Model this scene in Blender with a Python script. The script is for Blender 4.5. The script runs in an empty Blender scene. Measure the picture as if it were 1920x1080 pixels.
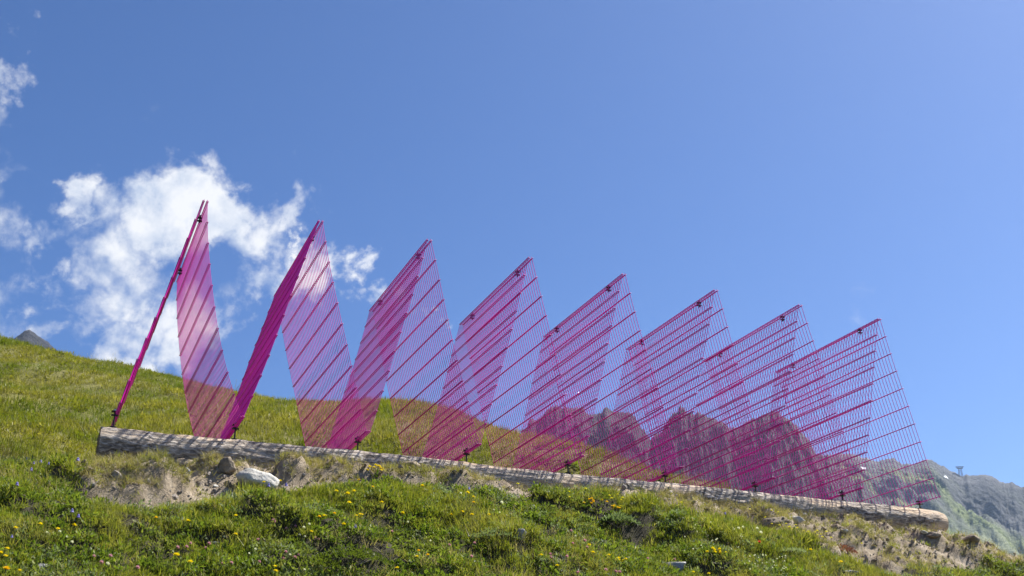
import bpy, math, random
import numpy as np
from mathutils import Vector, Matrix
random.seed(7); rng = np.random.default_rng(7)
sc = bpy.context.scene
COL = sc.collection

# ---------------------------------------------------------------- camera
EYE = 1.6                                    # eye height above the path the photographer stands on
F_PX, PITCH, ROLL = 2216.56, 0.3964, 0.0039   # for a 1920 px wide picture
cp, sp, cr, sr = math.cos(PITCH), math.sin(PITCH), math.cos(ROLL), math.sin(ROLL)
c_right, c_up, c_fwd = np.array([1., 0, 0]), np.array([0, -sp, cp]), np.array([0, cp, sp])
c_r, c_u = c_right * cr + c_up * sr, c_up * cr - c_right * sr
cam = bpy.data.cameras.new('camera'); cam_o = bpy.data.objects.new('camera', cam); COL.objects.link(cam_o)
cam_o.matrix_world = Matrix(((c_r[0], c_u[0], -c_fwd[0], 0), (c_r[1], c_u[1], -c_fwd[1], 0), (c_r[2], c_u[2], -c_fwd[2], EYE), (0, 0, 0, 1)))
cam.sensor_width = 36.0; cam.lens = F_PX / 1920 * 36.0
cam.clip_start = 0.1; cam.clip_end = 20000
cam.dof.use_dof = True; cam.dof.focus_distance = 11.0; cam.dof.aperture_fstop = 5.6
sc.camera = cam_o

# ---------------------------------------------------------------- log axes, sun
AZ = 0.386
L = np.array([math.cos(AZ), math.sin(AZ), 0.0])          # along the log, to the right and away
D = np.array([-math.sin(AZ), math.cos(AZ), 0.0])         # across the log, away from the camera
O = np.array([-3.5885, 10.1407, 2.8404 + EYE])           # first valley of the zigzag, middle of the panels
S, H, W, BD, LP = 1.048, 1.93, 0.987, 0.6576, -0.0039
sun_v = L * 0.70 + D * 0.04 + np.array([0, 0, 1.0]); sun_v /= np.linalg.norm(sun_v)
SUN_EL = math.asin(sun_v[2]); SUN_AZ = math.atan2(sun_v[0], sun_v[1])

# ---------------------------------------------------------------- world: sky and clouds
world = bpy.data.worlds.new('World'); sc.world = world; world.use_nodes = True
wn, wl = world.node_tree.nodes, world.node_tree.links
wn.clear()
def ray_dir(px, py):
    d = c_fwd + c_r * ((px - 960) / F_PX) - c_u * ((py - 540) / F_PX)
    return d / np.linalg.norm(d)
SKY_STRENGTH = 0.062
def W_(t, **k):
    n = wn.new(t)
    for a, b in k.items(): setattr(n, a, b)
    return n
def wmath(op, a, b=None, c=None, clamp=False):
    n = W_('ShaderNodeMath', operation=op); n.use_clamp = clamp
    for i, v in enumerate((a, b, c)):
        if v is None: continue
        if isinstance(v, (int, float)): n.inputs[i].default_value = v
        else: wl.new(v, n.inputs[i])
    return n.outputs[0]
def wvec(op, a, b=None, scale=None):
    n = W_('ShaderNodeVectorMath', operation=op)
    for i, v in enumerate((a, b)):
        if v is None: continue
        if hasattr(v, 'links') or hasattr(v, 'is_linked'): wl.new(v, n.inputs[i])
        else: n.inputs[i].default_value = v
    if scale is not None: n.inputs['Scale'].default_value = scale
    return n
sky = W_('ShaderNodeTexSky', sky_type='NISHITA'); sky.sun_disc = False
sky.sun_elevation = SUN_EL; sky.sun_rotation = SUN_AZ
sky.altitude = 2000; sky.air_density = 1.0; sky.dust_density = 4.0; sky.ozone_density = 3.0
tc = W_('ShaderNodeTexCoord')
ddir = wvec('NORMALIZE', tc.outputs['Generated']).outputs[0]
def cloud_noise(vec, scale, detail, rough, dist=0.0):
    n = W_('ShaderNodeTexNoise'); n.noise_dimensions = '3D'
    n.inputs['Scale'].default_value = scale; n.inputs['Detail'].default_value = detail
    n.inputs['Roughness'].default_value = rough; n.inputs['Distortion'].default_value = dist
    wl.new(vec, n.inputs['Vector']); return n
# where the cumulus bank stands in the sky: (direction through the picture, angular radius in px, weight)
CLOUD = [(370, 392, 75, 1.05), (300, 425, 75, .9), (430, 425, 70, .8), (500, 395, 45, .72), (540, 365, 38, .62), (140, 385, 38, .8), (70, 410, 45, .7), (15, 435, 55, .85),
         (200, 460, 80, .75), (110, 450, 50, .6), (250, 550, 90, .75), (325, 615, 85, 1.0), (235, 650, 70, .8), (300, 685, 60, .9), (170, 565, 60, .5), (85, 530, 45, .65), (20, 485, 50, .5),
         (420, 550, 60, .72), (490, 540, 55, .75), (550, 515, 50, .75), (610, 500, 45, .7), (670, 490, 38, .8), (660, 530, 35, .55), (720, 555, 32, .62), (790, 552, 40, .58), (850, 566, 24, .75), (535, 445, 16, .7), (640, 565, 30, .5),
         (-5, 120, 45, .72), (15, 60, 40, .55), (30, 175, 36, .6), (10, 235, 42, .6), (0, 285, 40, .5), (-90, 130, 90, .7), (-80, 430, 90, .7), (-220, 350, 150, .8), (-150, 600, 130, .7), (60, 645, 40, .55), (150, 640, 50, .5)]
wn1 = cloud_noise(ddir, 15, 6, .6, .2).outputs['Color']; wn2 = cloud_noise(ddir, 55, 5, .6, .2).outputs['Color']
wv1 = wvec('SCALE', wvec('SUBTRACT', wn1, (.5, .5, .5)).outputs[0], scale=.13).outputs[0]; wv2 = wvec('SCALE', wvec('SUBTRACT', wn2, (.5, .5, .5)).outputs[0], scale=.04).outputs[0]
wdir = wvec('ADD', ddir, wvec('ADD', wv1, wv2).outputs[0]).outputs[0]        # ragged outlines
cover = None
for px, py, rad, wgt in CLOUD:
    d = ray_dir(px, py); a = rad / F_PX
    dist = wvec('DISTANCE', wdir, tuple(d)).outputs['Value']
    g = W_('ShaderNodeMapRange', interpolation_type='SMOOTHSTEP'); g.inputs['From Min'].default_value = a * 2.0; g.inputs['From Max'].default_value = a * 0.15
    g.inputs['To Min'].default_value = 0; g.inputs['To Max'].default_value = wgt
    wl.new(dist, g.inputs['Value'])
    cover = g.outputs[0] if cover is None else wmath('MAXIMUM', cover, g.outputs[0])
# the same broken cloud goes on over the rest of the sky, away from the picture
far_n = cloud_noise(ddir, 3.2, 3, .55).outputs[0]
fm = W_('ShaderNodeMapRange'); fm.inputs['From Min'].default_value = .56; fm.inputs['From Max'].default_value = .72; fm.inputs['To Max'].default_value = .8; wl.new(far_n, fm.inputs['Value'])
away = W_('ShaderNodeMapRange', interpolation_type='SMOOTHSTEP'); away.inputs['From Min'].default_value = .62; away.inputs['From Max'].default_value = .95
wl.new(wvec('DISTANCE', ddir, tuple(ray_dir(1050, 400))).outputs['Value'], away.inputs['Value'])
cover = wmath('MAXIMUM', cover, wmath('MULTIPLY', fm.outputs[0], away.outputs[0]))
def cloud_density(vec):
    big = cloud_noise(vec, 12, 8, .58, .3).outputs[0]
    fine = cloud_noise(vec, 40, 7, .58, .25).outputs[0]
    t = wmath('ADD', wmath('MULTIPLY', big, 1.15), wmath('MULTIPLY', fine, .75))       # about 0.95 on average
    t = wmath('SUBTRACT', t, .95)
    return wmath('ADD', wmath('MULTIPLY', t, 2.2), wmath('SUBTRACT', wmath('MULTIPLY', cover, 1.95), .88))
dens = cloud_density(ddir)
dens2 = cloud_density(wvec('ADD', ddir, tuple(sun_v * 0.022)).outputs[0])
alpha = W_('ShaderNodeMapRange', interpolation_type='SMOOTHSTEP'); alpha.inputs['From Min'].default_value = -.28; alpha.inputs['From Max'].default_value = 1.05
alpha.inputs['To Max'].default_value = .97; wl.new(dens, alpha.inputs['Value'])
lit = W_('ShaderNodeMapRange'); lit.inputs['From Min'].default_value = .55; lit.inputs['From Max'].default_value = -.25; wl.new(wmath('SUBTRACT', dens2, dens), lit.inputs['Value'])
ccol = W_('ShaderNodeMix', data_type='RGBA'); wl.new(lit.outputs[0], ccol.inputs[0])
ccol.inputs[6].default_value = (4.9, 5.6, 6.9, 1); ccol.inputs[7].default_value = (8.0, 8.1, 8.3, 1)
hs = W_('ShaderNodeHueSaturation'); hs.inputs['Hue'].default_value = 0.505; hs.inputs['Saturation'].default_value = 1.15; gm = W_('ShaderNodeGamma'); gm.inputs['Gamma'].default_value = 1.16; wl.new(sky.outputs[0], gm.inputs['Color']); wl.new(gm.outputs[0], hs.inputs['Color'])
smix = W_('ShaderNodeMix', data_type='RGBA'); wl.new(alpha.outputs[0], smix.inputs[0]); wl.new(hs.outputs[0], smix.inputs[6]); wl.new(ccol.outputs[2], smix.inputs[7])
bg = W_('ShaderNodeBackground'); bg.inputs['Strength'].default_value = SKY_STRENGTH; wl.new(smix.outputs[2], bg.inputs['Color'])
wo = W_('ShaderNodeOutputWorld'); wl.new(bg.outputs[0], wo.inputs['Surface'])

sun = bpy.data.lights.new('sun', 'SUN'); sun.energy = 5.0; sun.angle = math.radians(0.53); sun.color = (1.0, .95, .87)
sun_o = bpy.data.objects.new('sun', sun); COL.objects.link(sun_o)
sun_o.rotation_euler = Vector(tuple(sun_v)).to_track_quat('Z', 'Y').to_euler(); sun_o.location = (20, 5, 30)
sc.view_settings.view_transform = 'Standard'; sc.view_settings.look = 'None'; sc.view_settings.exposure = 1.0; sc.view_settings.gamma = 1.0
sc.cycles.use_denoising = True; sc.cycles.denoiser = 'OPENIMAGEDENOISE'; sc.cycles.denoising_input_passes = 'RGB_ALBEDO_NORMAL'; sc.cycles.denoising_prefilter = 'ACCURATE'
sc.cycles.max_bounces = 6; sc.cycles.diffuse_bounces = 3; sc.cycles.transmission_bounces = 3; sc.cycles.volume_bounces = 1; sc.cycles.transparent_max_bounces = 6

# ---------------------------------------------------------------- numeric helpers
def hash2(ix, iy, seed):
    n = (ix.astype(np.int64) * 374761393 + iy.astype(np.int64) * 668265263 + seed * 1274126177) & 0x7fffffff
    n = ((n ^ (n >> 13)) * 1274126177) & 0x7fffffff
    return ((n ^ (n >> 16)) & 0xffff) / 65535.0
def vnoise(x, y, seed=0):
    ix, iy = np.floor(x), np.floor(y); fx, fy = x - ix, y - iy
    fx = fx * fx * fx * (fx * (fx * 6 - 15) + 10); fy = fy * fy * fy * (fy * (fy * 6 - 15) + 10)
    a, b, c, d = hash2(ix, iy, seed), hash2(ix + 1, iy, seed), hash2(ix, iy + 1, seed), hash2(ix + 1, iy + 1, seed)
    return (a + (b - a) * fx) + ((c + (d - c) * fx) - (a + (b - a) * fx)) * fy
def fbm(x, y, octv=4, seed=0, gain=.5, lac=2.03):
    s, amp, tot = 0, 1, 0
    for k in range(octv):
        s = s + amp * vnoise(x, y, seed + k * 17); tot += amp; amp *= gain; x = x * lac + 13.7; y = y * lac + 7.1
    return s / tot
def ridged(x, y, octv=5, seed=0, gain=.55):
    s, amp, tot = 0, 1, 0
    for k in range(octv):
        s = s + amp * (1 - np.abs(2 * vnoise(x, y, seed + k * 17) - 1)); tot += amp; amp *= gain; x = x * 2.07 + 3.1; y = y * 2.07 + 9.2
    return s / tot
def sstep(a, b, x):
    t = np.clip((x - a) / (b - a), 0, 1); return t * t * (3 - 2 * t)
def uv_of(x, y): 
    dx, dy = x - O[0], y - O[1]
    return dx * L[0] + dy * L[1], dx * D[0] + dy * D[1]
def xy_of(u, v): return O[0] + u * L[0] + v * D[0], O[1] + u * L[1] + v * D[1]
def on_ray_v(px, py, v):                      # point of the sight line that stands v behind the middle of the zigzag
    d = ray_dir(px, py); v0 = uv_of(0., 0.)[1]; t = (v - v0) / (d[0] * D[0] + d[1] * D[1])
    return d * t + np.array([0, 0, EYE])
def on_ray_r(px, py, r):
    d = ray_dir(px, py); t = r / math.hypot(d[0], d[1]); return d * t + np.array([0, 0, EYE])

# ---------------------------------------------------------------- the lie of the land (heights through surveyed points)
CP = []
# foot of the log along its front (sight lines met with the strip just before the log)
for px, py in [(-250, 850), (-100, 858), (30, 864), (120, 866), (200, 866), (300, 860), (400, 860), (490, 868), (560, 870), (640, 866), (690, 882), (760, 880), (850, 886), (920, 896), (1000, 916), (1060, 908),
               (1140, 906), (1220, 911), (1300, 924), (1380, 942), (1450, 948), (1520, 958), (1590, 958), (1650, 978), (1710, 990), (1770, 1004)]:
    CP.append(on_ray_v(px, py + (18 if 150 < px < 660 else 10 if px < 1030 else 14 if px < 1290 else 10), -0.86))
LZ = 2.48 + EYE
def cp_uv(u, v, z): x, y = xy_of(u, v); CP.append(np.array([x, y, z]))
for u in (-9, -6, -4, -2, 0, 2, 4, 6, 8):
    for v, dz in ((-1.6, -.42), (-2.6, -1.10), (-4., -2.02), (-6., -3.1), (-8.2, -3.8), (-11, -4.15), (-15, -4.5)):
        cp_uv(u, v, LZ + dz - .03 * max(u - 5, 0))
for u in (-9, -6, -4, -2): cp_uv(u, .4, LZ + .42)
for u in (0, 2, 4, 6): cp_uv(u, .25, LZ - .1)
# the shoulder to the right of the log's end, then the drop behind it
for px, py, v in [(1815, 1013, -.95), (1860, 1028, -1.05), (1920, 1058, -1.2), (2020, 1105, -1.4)]: CP.append(on_ray_v(px, py, v))
for u in (9.5, 11, 13):
    for v, dz in ((-2.6, -1.35), (-4., -2.2), (-6., -3.2), (-8.2, -3.9), (-11, -4.2)): cp_uv(u, v, LZ + dz - .25 * (u - 9))
for u, v, z in [(8, .6, 2.35), (8.3, 3, 2.3), (9.5, 0.2, 1.7), (9.6, 2, 1.6), (11, 0, .8), (12, 4, 0.), (15, 1, -1.2), (18, 6, -2.5), (15, -3, -1.4), (18, -8, -3)]: cp_uv(u, v, z + EYE)
# skyline of the meadow: it swings in from far left to close behind the middle of the log
CREST = [(-260, 587, 35), (-120, 630, 33.5), (0, 662, 32), (100, 674, 31), (200, 715, 30), (330, 720, 28), (480, 758, 26), (560, 777, 25), (650, 788, 24), (740, 794, 23), (820, 802, 22), (900, 788, 20.7), (1000, 839, 18.8), (1100, 875, 17), (1180, 889, 16.1), (1250, 897, 15.4), (1330, 909, 14.9), (1400, 893, 14.5), (1440, 900, 14.3)]
for px, py, r in CREST:
    p = on_ray_r(px, py, r) - np.array([0, 0, .07 + .10 * (px > 850)]); CP.append(p)
    CP.append(on_ray_r(px, py, r + 5) * np.array([1, 1, 0]) + np.array([0, 0, p[2] - .6]))
    CP.append(on_ray_r(px, py, r + 18) * np.array([1, 1, 0]) + np.array([0, 0, p[2] - 4]))
for px, py, r in [(-200, 740, 18), (0, 745, 18), (120, 755, 17.5), (260, 765, 17), (400, 780, 16.5), (560, 795, 16), (720, 806, 15.5), (880, 822, 15), (1000, 838, 14.6), (-200, 690, 24), (0, 692, 24), (150, 712, 23), (350, 742, 22), (520, 772, 20)]:
    CP.append(on_ray_r(px, py, r))
CP = np.array(CP)
def tps_fit(P, lam=.0004):
    n = len(P); d = np.hypot(P[:, None, 0] - P[None, :, 0], P[:, None, 1] - P[None, :, 1])
    K = np.where(d > 0, d * d * np.log(d + 1e-12), 0) + np.eye(n) * lam * n
    Q = np.c_[np.ones(n), P[:, :2]]
    A = np.block([[K, Q], [Q.T, np.zeros((3, 3))]])
    return np.linalg.solve(A, np.r_[P[:, 2], 0, 0, 0])
TW = tps_fit(CP)
def tps(x, y):
    z = TW[-3] + TW[-2] * x + TW[-1] * y
    for k in range(len(CP)):
        d2 = (x - CP[k, 0]) ** 2 + (y - CP[k, 1]) ** 2
        z = z + TW[k] * .5 * d2 * np.log(d2 + 1e-12)
    return z
def base_h(x, y):
    r = np.hypot(x, y - 8)
    w = sstep(34, 62, r)
    rr = np.minimum(r, 62) / np.maximum(r, 1e-6)
    near = tps(x * np.minimum(1, rr), 8 + (y - 8) * np.minimum(1, rr))
    valley = EYE + 2 - .28 * np.clip(r - 20, 0, 200)
    return near * (1 - w) + valley * w
# turf clods, hollows and soil heaps: (px, py, half-width m, half-depth m, height m, edge)
def march(px, py, hf):
    d = ray_dir(px, py); r = np.arange(5.0, 46, .01); k = 1 / math.hypot(d[0], d[1])
    X, Y, Z = d[0] * k * r, d[1] * k * r, EYE + d[2] * k * r
    below = np.nonzero(hf(X, Y) > Z)[0]
    if len(below) == 0: return None
    i = below[0]; return np.array([X[i], Y[i], Z[i]])
_coarse = march
# edge between trampled soil by the log and the meadow below it, as distances v along the log
SOIL_EDGE = []
for px, py in [(110, 905), (180, 925), (300, 932), (360, 934), (420, 912), (520, 908), (600, 902), (700, 908), (800, 908), (900, 918), (1000, 927), (1100, 925), (1200, 926), (1300, 937), (1400, 952), (1450, 975), (1500, 1003), (1560, 1028), (1620, 1042), (1700, 1055), (1790, 1048), (1850, 1030), (1900, 1040)]:
    p = march(px, py + 25, base_h)
    if p is not None: SOIL_EDGE.append(uv_of(p[0], p[1]))
SOIL_EDGE.sort()
SE = np.array(SOIL_EDGE)
def soil_mask(x, y):
    u, v = uv_of(x, y)
    ve = np.interp(u, SE[:, 0], SE[:, 1])
    n = (fbm(x * 2.1, y * 2.1, 3, 77) - .5) * .5
    m = sstep(-.12, .14, v - ve + n * .55) * (1 - sstep(-.45, -.1, v)) * sstep(-.9, .1, u + n) * (1 - sstep(9.6, 10.4, u + n))
    return m

CLODS = []
for px, py, a, b, h, e in [(215, 893, .44, .26, .15, .45), (300, 890, .22, .2, .10, .5), (120, 902, .16, .2, .08, .6), (345, 858, .22, .14, .13, .6), (405, 872, .25, .16, .09, .6), (455, 862, .2, .12, .07, .6), (370, 845, .13, .1, .1, .6),
                           (580, 878, .30, .18, .10, .5), (545, 880, .12, .14, .09, .5), (640, 884, .14, .15, .08, .5), (745, 892, .35, .14, .10, .5), (820, 895, .3, .14, .07, .6), (880, 900, .25, .13, .06, .6), (1165, 915, .4, .2, .03, .8), (1230, 920, .3, .2, .03, .8),
                           (1270, 925, .32, .18, .10, .55), (1455, 968, .30, .22, .12, .5), (1580, 950, .28, .14, .10, .5), (1610, 1000, .2, .14, .08, .6), (1690, 985, .25, .16, .06, .6), (1745, 1010, .2, .14, .09, .5), (1800, 1022, .25, .2, .12, .5),
                           (1890, 1050, .3, .3, .10, .6), (1175, 975, .35, .2, .13, .4), (1090, 965, .45, .2, .13, .4), (960, 975, .5, .25, .10, .5), (1240, 990, .3, .2, .10, .4), (800, 960, .5, .25, .08, .5), (560, 1000, .45, .2, .09, .45), (430, 990, .5, .25, .08, .5),
                           (150, 990, .45, .22, .10, .45), (60, 1030, .35, .2, .09, .45), (300, 1010, .3, .2, .07, .5), (650, 1035, .4, .25, .12, .5), (930, 1030, .35, .2, .1, .45), (1400, 1015, .4, .22, .12, .45), (1500, 1020, .4, .2, .10, .45), (1330, 1050, .3, .2, .08, .5),
                           (1700, 1050, .35, .22, .08, .5), (40, 950, .4, .25, .06, .6), (1000, 1060, .3, .2, .08, .5), (480, 1060, .35, .2, .08, .5), (820, 1065, .3, .2, .08, .5)]:
    p = march(px, py + (20 if py < 935 and px < 1040 else 6), base_h)
    if p is not None: CLODS.append((p[0], p[1], a, b, h * (.75 if py > 935 else .9), e))
_r = np.random.default_rng(21)
for _ in range(110):
    cx, cy = xy_of(_r.uniform(-7, 11.5), _r.uniform(-5.2, -1.7)); a_ = _r.uniform(.12, .38)
    CLODS.append((cx, cy, a_, a_ * _r.uniform(.45, .75), _r.uniform(.025, .055), .7))
def relief(x, y):
    u, v = uv_of(x, y)
    near = sstep(-9, -6.5, v) * (1 - sstep(8, 26, v))
    z = (fbm(x * .95, y * .95, 2, 5) - .5) * .15 * near * (1 - sstep(-1.6, -.8, v)) + (fbm(x * .55, y * .55, 3, 3) - .5) * .26 + (fbm(x * 2.3, y * 2.3, 4, 11) - .5) * .11 * near
    far = sstep(1.0, 5.0, v)
    lf = sstep(4.5, 0., u) * far
    z = z * (1 - .7 * sstep(-1.5, -.9, v)) * (1 - far * .3) + lf * ((fbm(x * .25, y * .25, 4, 41) - .5) * .5 + (fbm(x * .9, y * .9, 3, 43) - .5) * .26)
    sm = soil_mask(x, y)
    z = z + sm * ((ridged(x * 4.3, y * 4.3, 4, 61) - .6) * .14 + (fbm(x * 15, y * 15, 2, 67) - .5) * .10)
    x, y = np.asarray(x, float), np.asarray(y, float); z = np.array(z, float)
    for cx, cy, a, b, h, e in CLODS:
        du, dv = (x - cx) * L[0] + (y - cy) * L[1], (x - cx) * D[0] + (y - cy) * D[1]
        m = (np.abs(du) < 1.7 * a) & (np.abs(dv) < 2.6 * b)
        if not np.any(m): continue
        xm, ym, du, dv = x[m], y[m], du[m], dv[m]
        q = np.hypot(du / a, np.where(dv < 0, dv / b, dv / (b * 1.7))) + (fbm(xm * 7, ym * 7, 2, 23) - .5) * .6
        z[m] += h * np.where(dv < .3 * b, 1 - sstep(1 - e * .4, 1 + e * .2, q), 1 - sstep(.3, 1.2, q))
    return z
U_END = (-0.075, 8.64)
def trough(x, y):                                   # level bed under the log so that the soil never swallows it
    u, v = uv_of(x, y)
    return sstep(-1.02, -.84, v) * (1 - sstep(-.48, -.35, v)) * sstep(-.4, 0., u) * (1 - sstep(8.6, 9.0, u))
def log_axis(u):                                    # centre height and radius of the log
    t = (u - U_END[0]) / (U_END[1] - U_END[0])
    r = .152 - .012 * t + .009 * math.sin(u * 1.3) + .006 * math.sin(u * 3.1 + 1)
    return O[2] + LP * u - (.125 - .06 * t) - r, r
def ground_h(x, y):
    z = base_h(x, y) + relief(x, y)
    u, v = uv_of(x, y)
    top = O[2] + LP * u - (.125 - .06 * (u + .17) / 8.87)
    cap = top - .115 + .06 * sstep(.2, .5, v)         # never above the log's shoulder, nor through the wire feet behind it
    behind = sstep(-.9, -.75, v) * (1 - sstep(1.05, 1.6, v)) * sstep(-.3, .3, u) * (1 - sstep(8.7, 9.2, u))
    z = np.where(behind > 0, z * (1 - behind) + np.minimum(z, cap) * behind, z)
    return z
def gpt(px, py): return march(px, py, ground_h)
def to_px(x, y, z):
    p = np.array([x, y, z - EYE]); d = p[0] * c_fwd[0] + p[1] * c_fwd[1] + p[2] * c_fwd[2]
    return 960 + F_PX * (p[0] * c_r[0] + p[1] * c_r[1] + p[2] * c_r[2]) / d, 540 - F_PX * (p[0] * c_u[0] + p[1] * c_u[1] + p[2] * c_u[2]) / d, d

# ---------------------------------------------------------------- materials
def mat(name):
    m = bpy.data.materials.new(name); m.use_nodes = True; return m, m.node_tree.nodes, m.node_tree.links, m.node_tree.nodes['Principled BSDF']
def n_noise(ns, ls, scale, detail=4, rough=.55, vec=None, dist=0):
    n = ns.new('ShaderNodeTexNoise'); n.inputs['Scale'].default_value = scale; n.inputs['Detail'].default_value = detail; n.inputs['Roughness'].default_value = rough; n.inputs['Distortion'].default_value = dist
    if vec is not None: ls.new(vec, n.inputs['Vector'])
    return n.outputs[0]
def n_ramp(ns, ls, fac, stops, interp='LINEAR'):
    r = ns.new('ShaderNodeValToRGB'); cr_ = r.color_ramp; cr_.interpolation = interp
    while len(cr_.elements) < len(stops): cr_.elements.new(.5)
    for e, (p, c) in zip(cr_.elements, stops): e.position = p; e.color = (*c, 1)
    ls.new(fac, r.inputs[0]); return r.outputs[0]
def n_mix(ns, ls, fac, a, b, blend='MIX'):
    n = ns.new('ShaderNodeMix'); n.data_type = 'RGBA'; n.blend_type = blend
    for i, v in ((0, fac), (6, a), (7, b)):
        if isinstance(v, (int, float)): n.inputs[i].default_value = v
        elif isinstance(v, tuple): n.inputs[i].default_value = (*v, 1)
        else: ls.new(v, n.inputs[i])
    return n.outputs[2]
def n_bump(ns, ls, h, strength, dist, bsdf):
    b = ns.new('ShaderNodeBump'); b.inputs['Strength'].default_value = strength; b.inputs['Distance'].default_value = dist
    ls.new(h, b.inputs['Height']); ls.new(b.outputs[0], bsdf.inputs['Normal']); return b
def n_geo(ns): return ns.new('ShaderNodeNewGeometry').outputs['Position']
def n_obj(ns): return ns.new('ShaderNodeTexCoord').outputs['Object']
M = {}
# magenta lacquer on steel wire
m, ns, ls, b = mat('magenta_paint'); M['paint'] = m
c = n_ramp(ns, ls, n_noise(ns, ls, 9, 3, .5, n_geo(ns)), [(.3, (.58, .003, .31)), (.7, (.70, .005, .40))])
oi = ns.new('ShaderNodeObjectInfo'); c = n_mix(ns, ls, 1.0, c, n_ramp(ns, ls, oi.outputs['Random'], [(0, (.78, .78, .78)), (1, (1.12, 1.1, 1.1))]), 'MULTIPLY'); ls.new(c, b.inputs['Base Color']); b.inputs['Roughness'].default_value = .42
m, ns, ls, b = mat('blackened_steel'); M['steel'] = m
c = n_ramp(ns, ls, n_noise(ns, ls, 60, 4, .6, n_geo(ns)), [(.35, (.018, .017, .018)), (.7, (.06, .055, .05))])
ls.new(c, b.inputs['Base Color']); b.inputs['Roughness'].default_value = .5; b.inputs['Metallic'].default_value = .6
m, ns, ls, b = mat('zinc_steel'); M['zinc'] = m
b.inputs['Base Color'].default_value = (.42, .42, .43, 1); b.inputs['Roughness'].default_value = .35; b.inputs['Metallic'].default_value = .9
# bark
m, ns, ls, b = mat('larch_bark'); M['bark'] = m
ga = ns.new('ShaderNodeAttribute'); ga.attribute_name = 'grain'
mp = ns.new('ShaderNodeMapping'); ls.new(ga.outputs['Vector'], mp.inputs['Vector'])
v1 = ns.new('ShaderNodeTexVoronoi'); v1.feature = 'DISTANCE_TO_EDGE'; v1.inputs['Scale'].default_value = 26; ls.new(mp.outputs[0], v1.inputs['Vector'])
f1 = n_noise(ns, ls, 46, 7, .68, mp.outputs[0], .5); f2 = n_noise(ns, ls, 4.5, 4, .6, mp.outputs[0])
c1 = n_ramp(ns, ls, f1, [(.39, (.03, .023, .017)), (.48, (.17, .14, .115)), (.63, (.52, .48, .43))])
c2 = n_mix(ns, ls, n_ramp(ns, ls, f2, [(.40, (0, 0, 0)), (.72, (.7, .7, .7))]), c1, (.50, .43, .34))
at = ns.new('ShaderNodeAttribute'); at.attribute_name = 'bare'
c3 = n_mix(ns, ls, at.outputs['Fac'], c2, n_ramp(ns, ls, n_noise(ns, ls, 14, 4, .6, mp.outputs[0]), [(.3, (.44, .32, .20)), (.7, (.66, .54, .40))]))
ls.new(c3, b.inputs['Base Color']); b.inputs['Roughness'].default_value = .9
n_bump(ns, ls, n_mix(ns, ls, .5, f1, v1.outputs['Distance']), 1.0, .045, b)
m, ns, ls, b = mat('cut_wood'); M['cut'] = m
wv = ns.new('ShaderNodeTexWave'); wv.wave_type = 'RINGS'; wv.rings_direction = 'X'; wv.inputs['Scale'].default_value = 22; wv.inputs['Distortion'].default_value = 3; ls.new(n_obj(ns), wv.inputs['Vector'])
ls.new(n_ramp(ns, ls, wv.outputs[0], [(0, (.14, .09, .055)), (1, (.26, .18, .11))]), b.inputs['Base Color']); b.inputs['Roughness'].default_value = .9
# ground
m, ns, ls, b = mat('ground'); M['ground'] = m
ps = n_geo(ns)
soil = n_ramp(ns, ls, n_noise(ns, ls, 5, 8, .68, ps), [(.28, (.12, .09, .058)), (.5, (.30, .24, .165)), (.72, (.50, .42, .32))])
humus = n_ramp(ns, ls, n_noise(ns, ls, 7, 6, .65, ps), [(.3, (.022, .017, .009)), (.7, (.06, .052, .022))])
hill = n_ramp(ns, ls, n_noise(ns, ls, .5, 7, .62, ps), [(.3, (.10, .10, .018)), (.5, (.15, .145, .028)), (.72, (.22, .19, .06))])
a1 = ns.new('ShaderNodeAttribute'); a1.attribute_name = 'soil'; a2 = ns.new('ShaderNodeAttribute'); a2.attribute_name = 'hill'
ls.new(n_mix(ns, ls, a1.outputs['Fac'], n_mix(ns, ls, a2.outputs['Fac'], humus, hill), soil), b.inputs['Base Color']); b.inputs['Roughness'].default_value = .95
n_bump(ns, ls, n_mix(ns, ls, .5, n_noise(ns, ls, 24, 8, .7, ps), n_noise(ns, ls, 90, 4, .6, ps)), .8, .05, b)
# plants: leaf tissue lets light through
def leaf_mat(name, stops, patch=None, transl=.38, rough=.55, per=1.0):
    m, ns, ls, b = mat(name); M[name] = m
    oi = ns.new('ShaderNodeObjectInfo')
    isl = ns.new('ShaderNodeNewGeometry')
    f = ns.new('ShaderNodeMath'); f.operation = 'MULTIPLY_ADD'; ls.new(isl.outputs['Random Per Island'], f.inputs[0]); f.inputs[1].default_value = .45; 
    g = ns.new('ShaderNodeMath'); g.operation = 'MULTIPLY'; ls.new(oi.outputs['Random'], g.inputs[0]); g.inputs[1].default_value = .55; ls.new(g.outputs[0], f.inputs[2])
    c = n_ramp(ns, ls, f.outputs[0], stops)
    if patch:
        k = n_ramp(ns, ls, n_noise(ns, ls, patch[0], 4, .6, isl.outputs['Position']), [(patch[1], (0, 0, 0)), (patch[2], (1, 1, 1))])
        c = n_mix(ns, ls, k, c, patch[3])
    ls.new(c, b.inputs['Base Color']); b.inputs['Roughness'].default_value = rough; b.inputs['Specular IOR Level'].default_value = .35
    tr = ns.new('ShaderNodeBsdfTranslucent'); tc_ = n_mix(ns, ls, 1.0, c, (1.35, 1.45, .75), 'MULTIPLY'); ls.new(tc_, tr.inputs['Color'])
    mx = ns.new('ShaderNodeMixShader'); mx.inputs[0].default_value = transl; ls.new(b.outputs[0], mx.inputs[1]); ls.new(tr.outputs[0], mx.inputs[2])
    ls.new(mx.outputs[0], ns['Material Output'].inputs['Surface'])
leaf_mat('green_grass', [(.0, (.075, .10, .011)), (.35, (.16, .19, .018)), (.7, (.28, .29, .038)), (1, (.48, .42, .16))], (1.1, .48, .70, (.29, .26, .07)))
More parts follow.
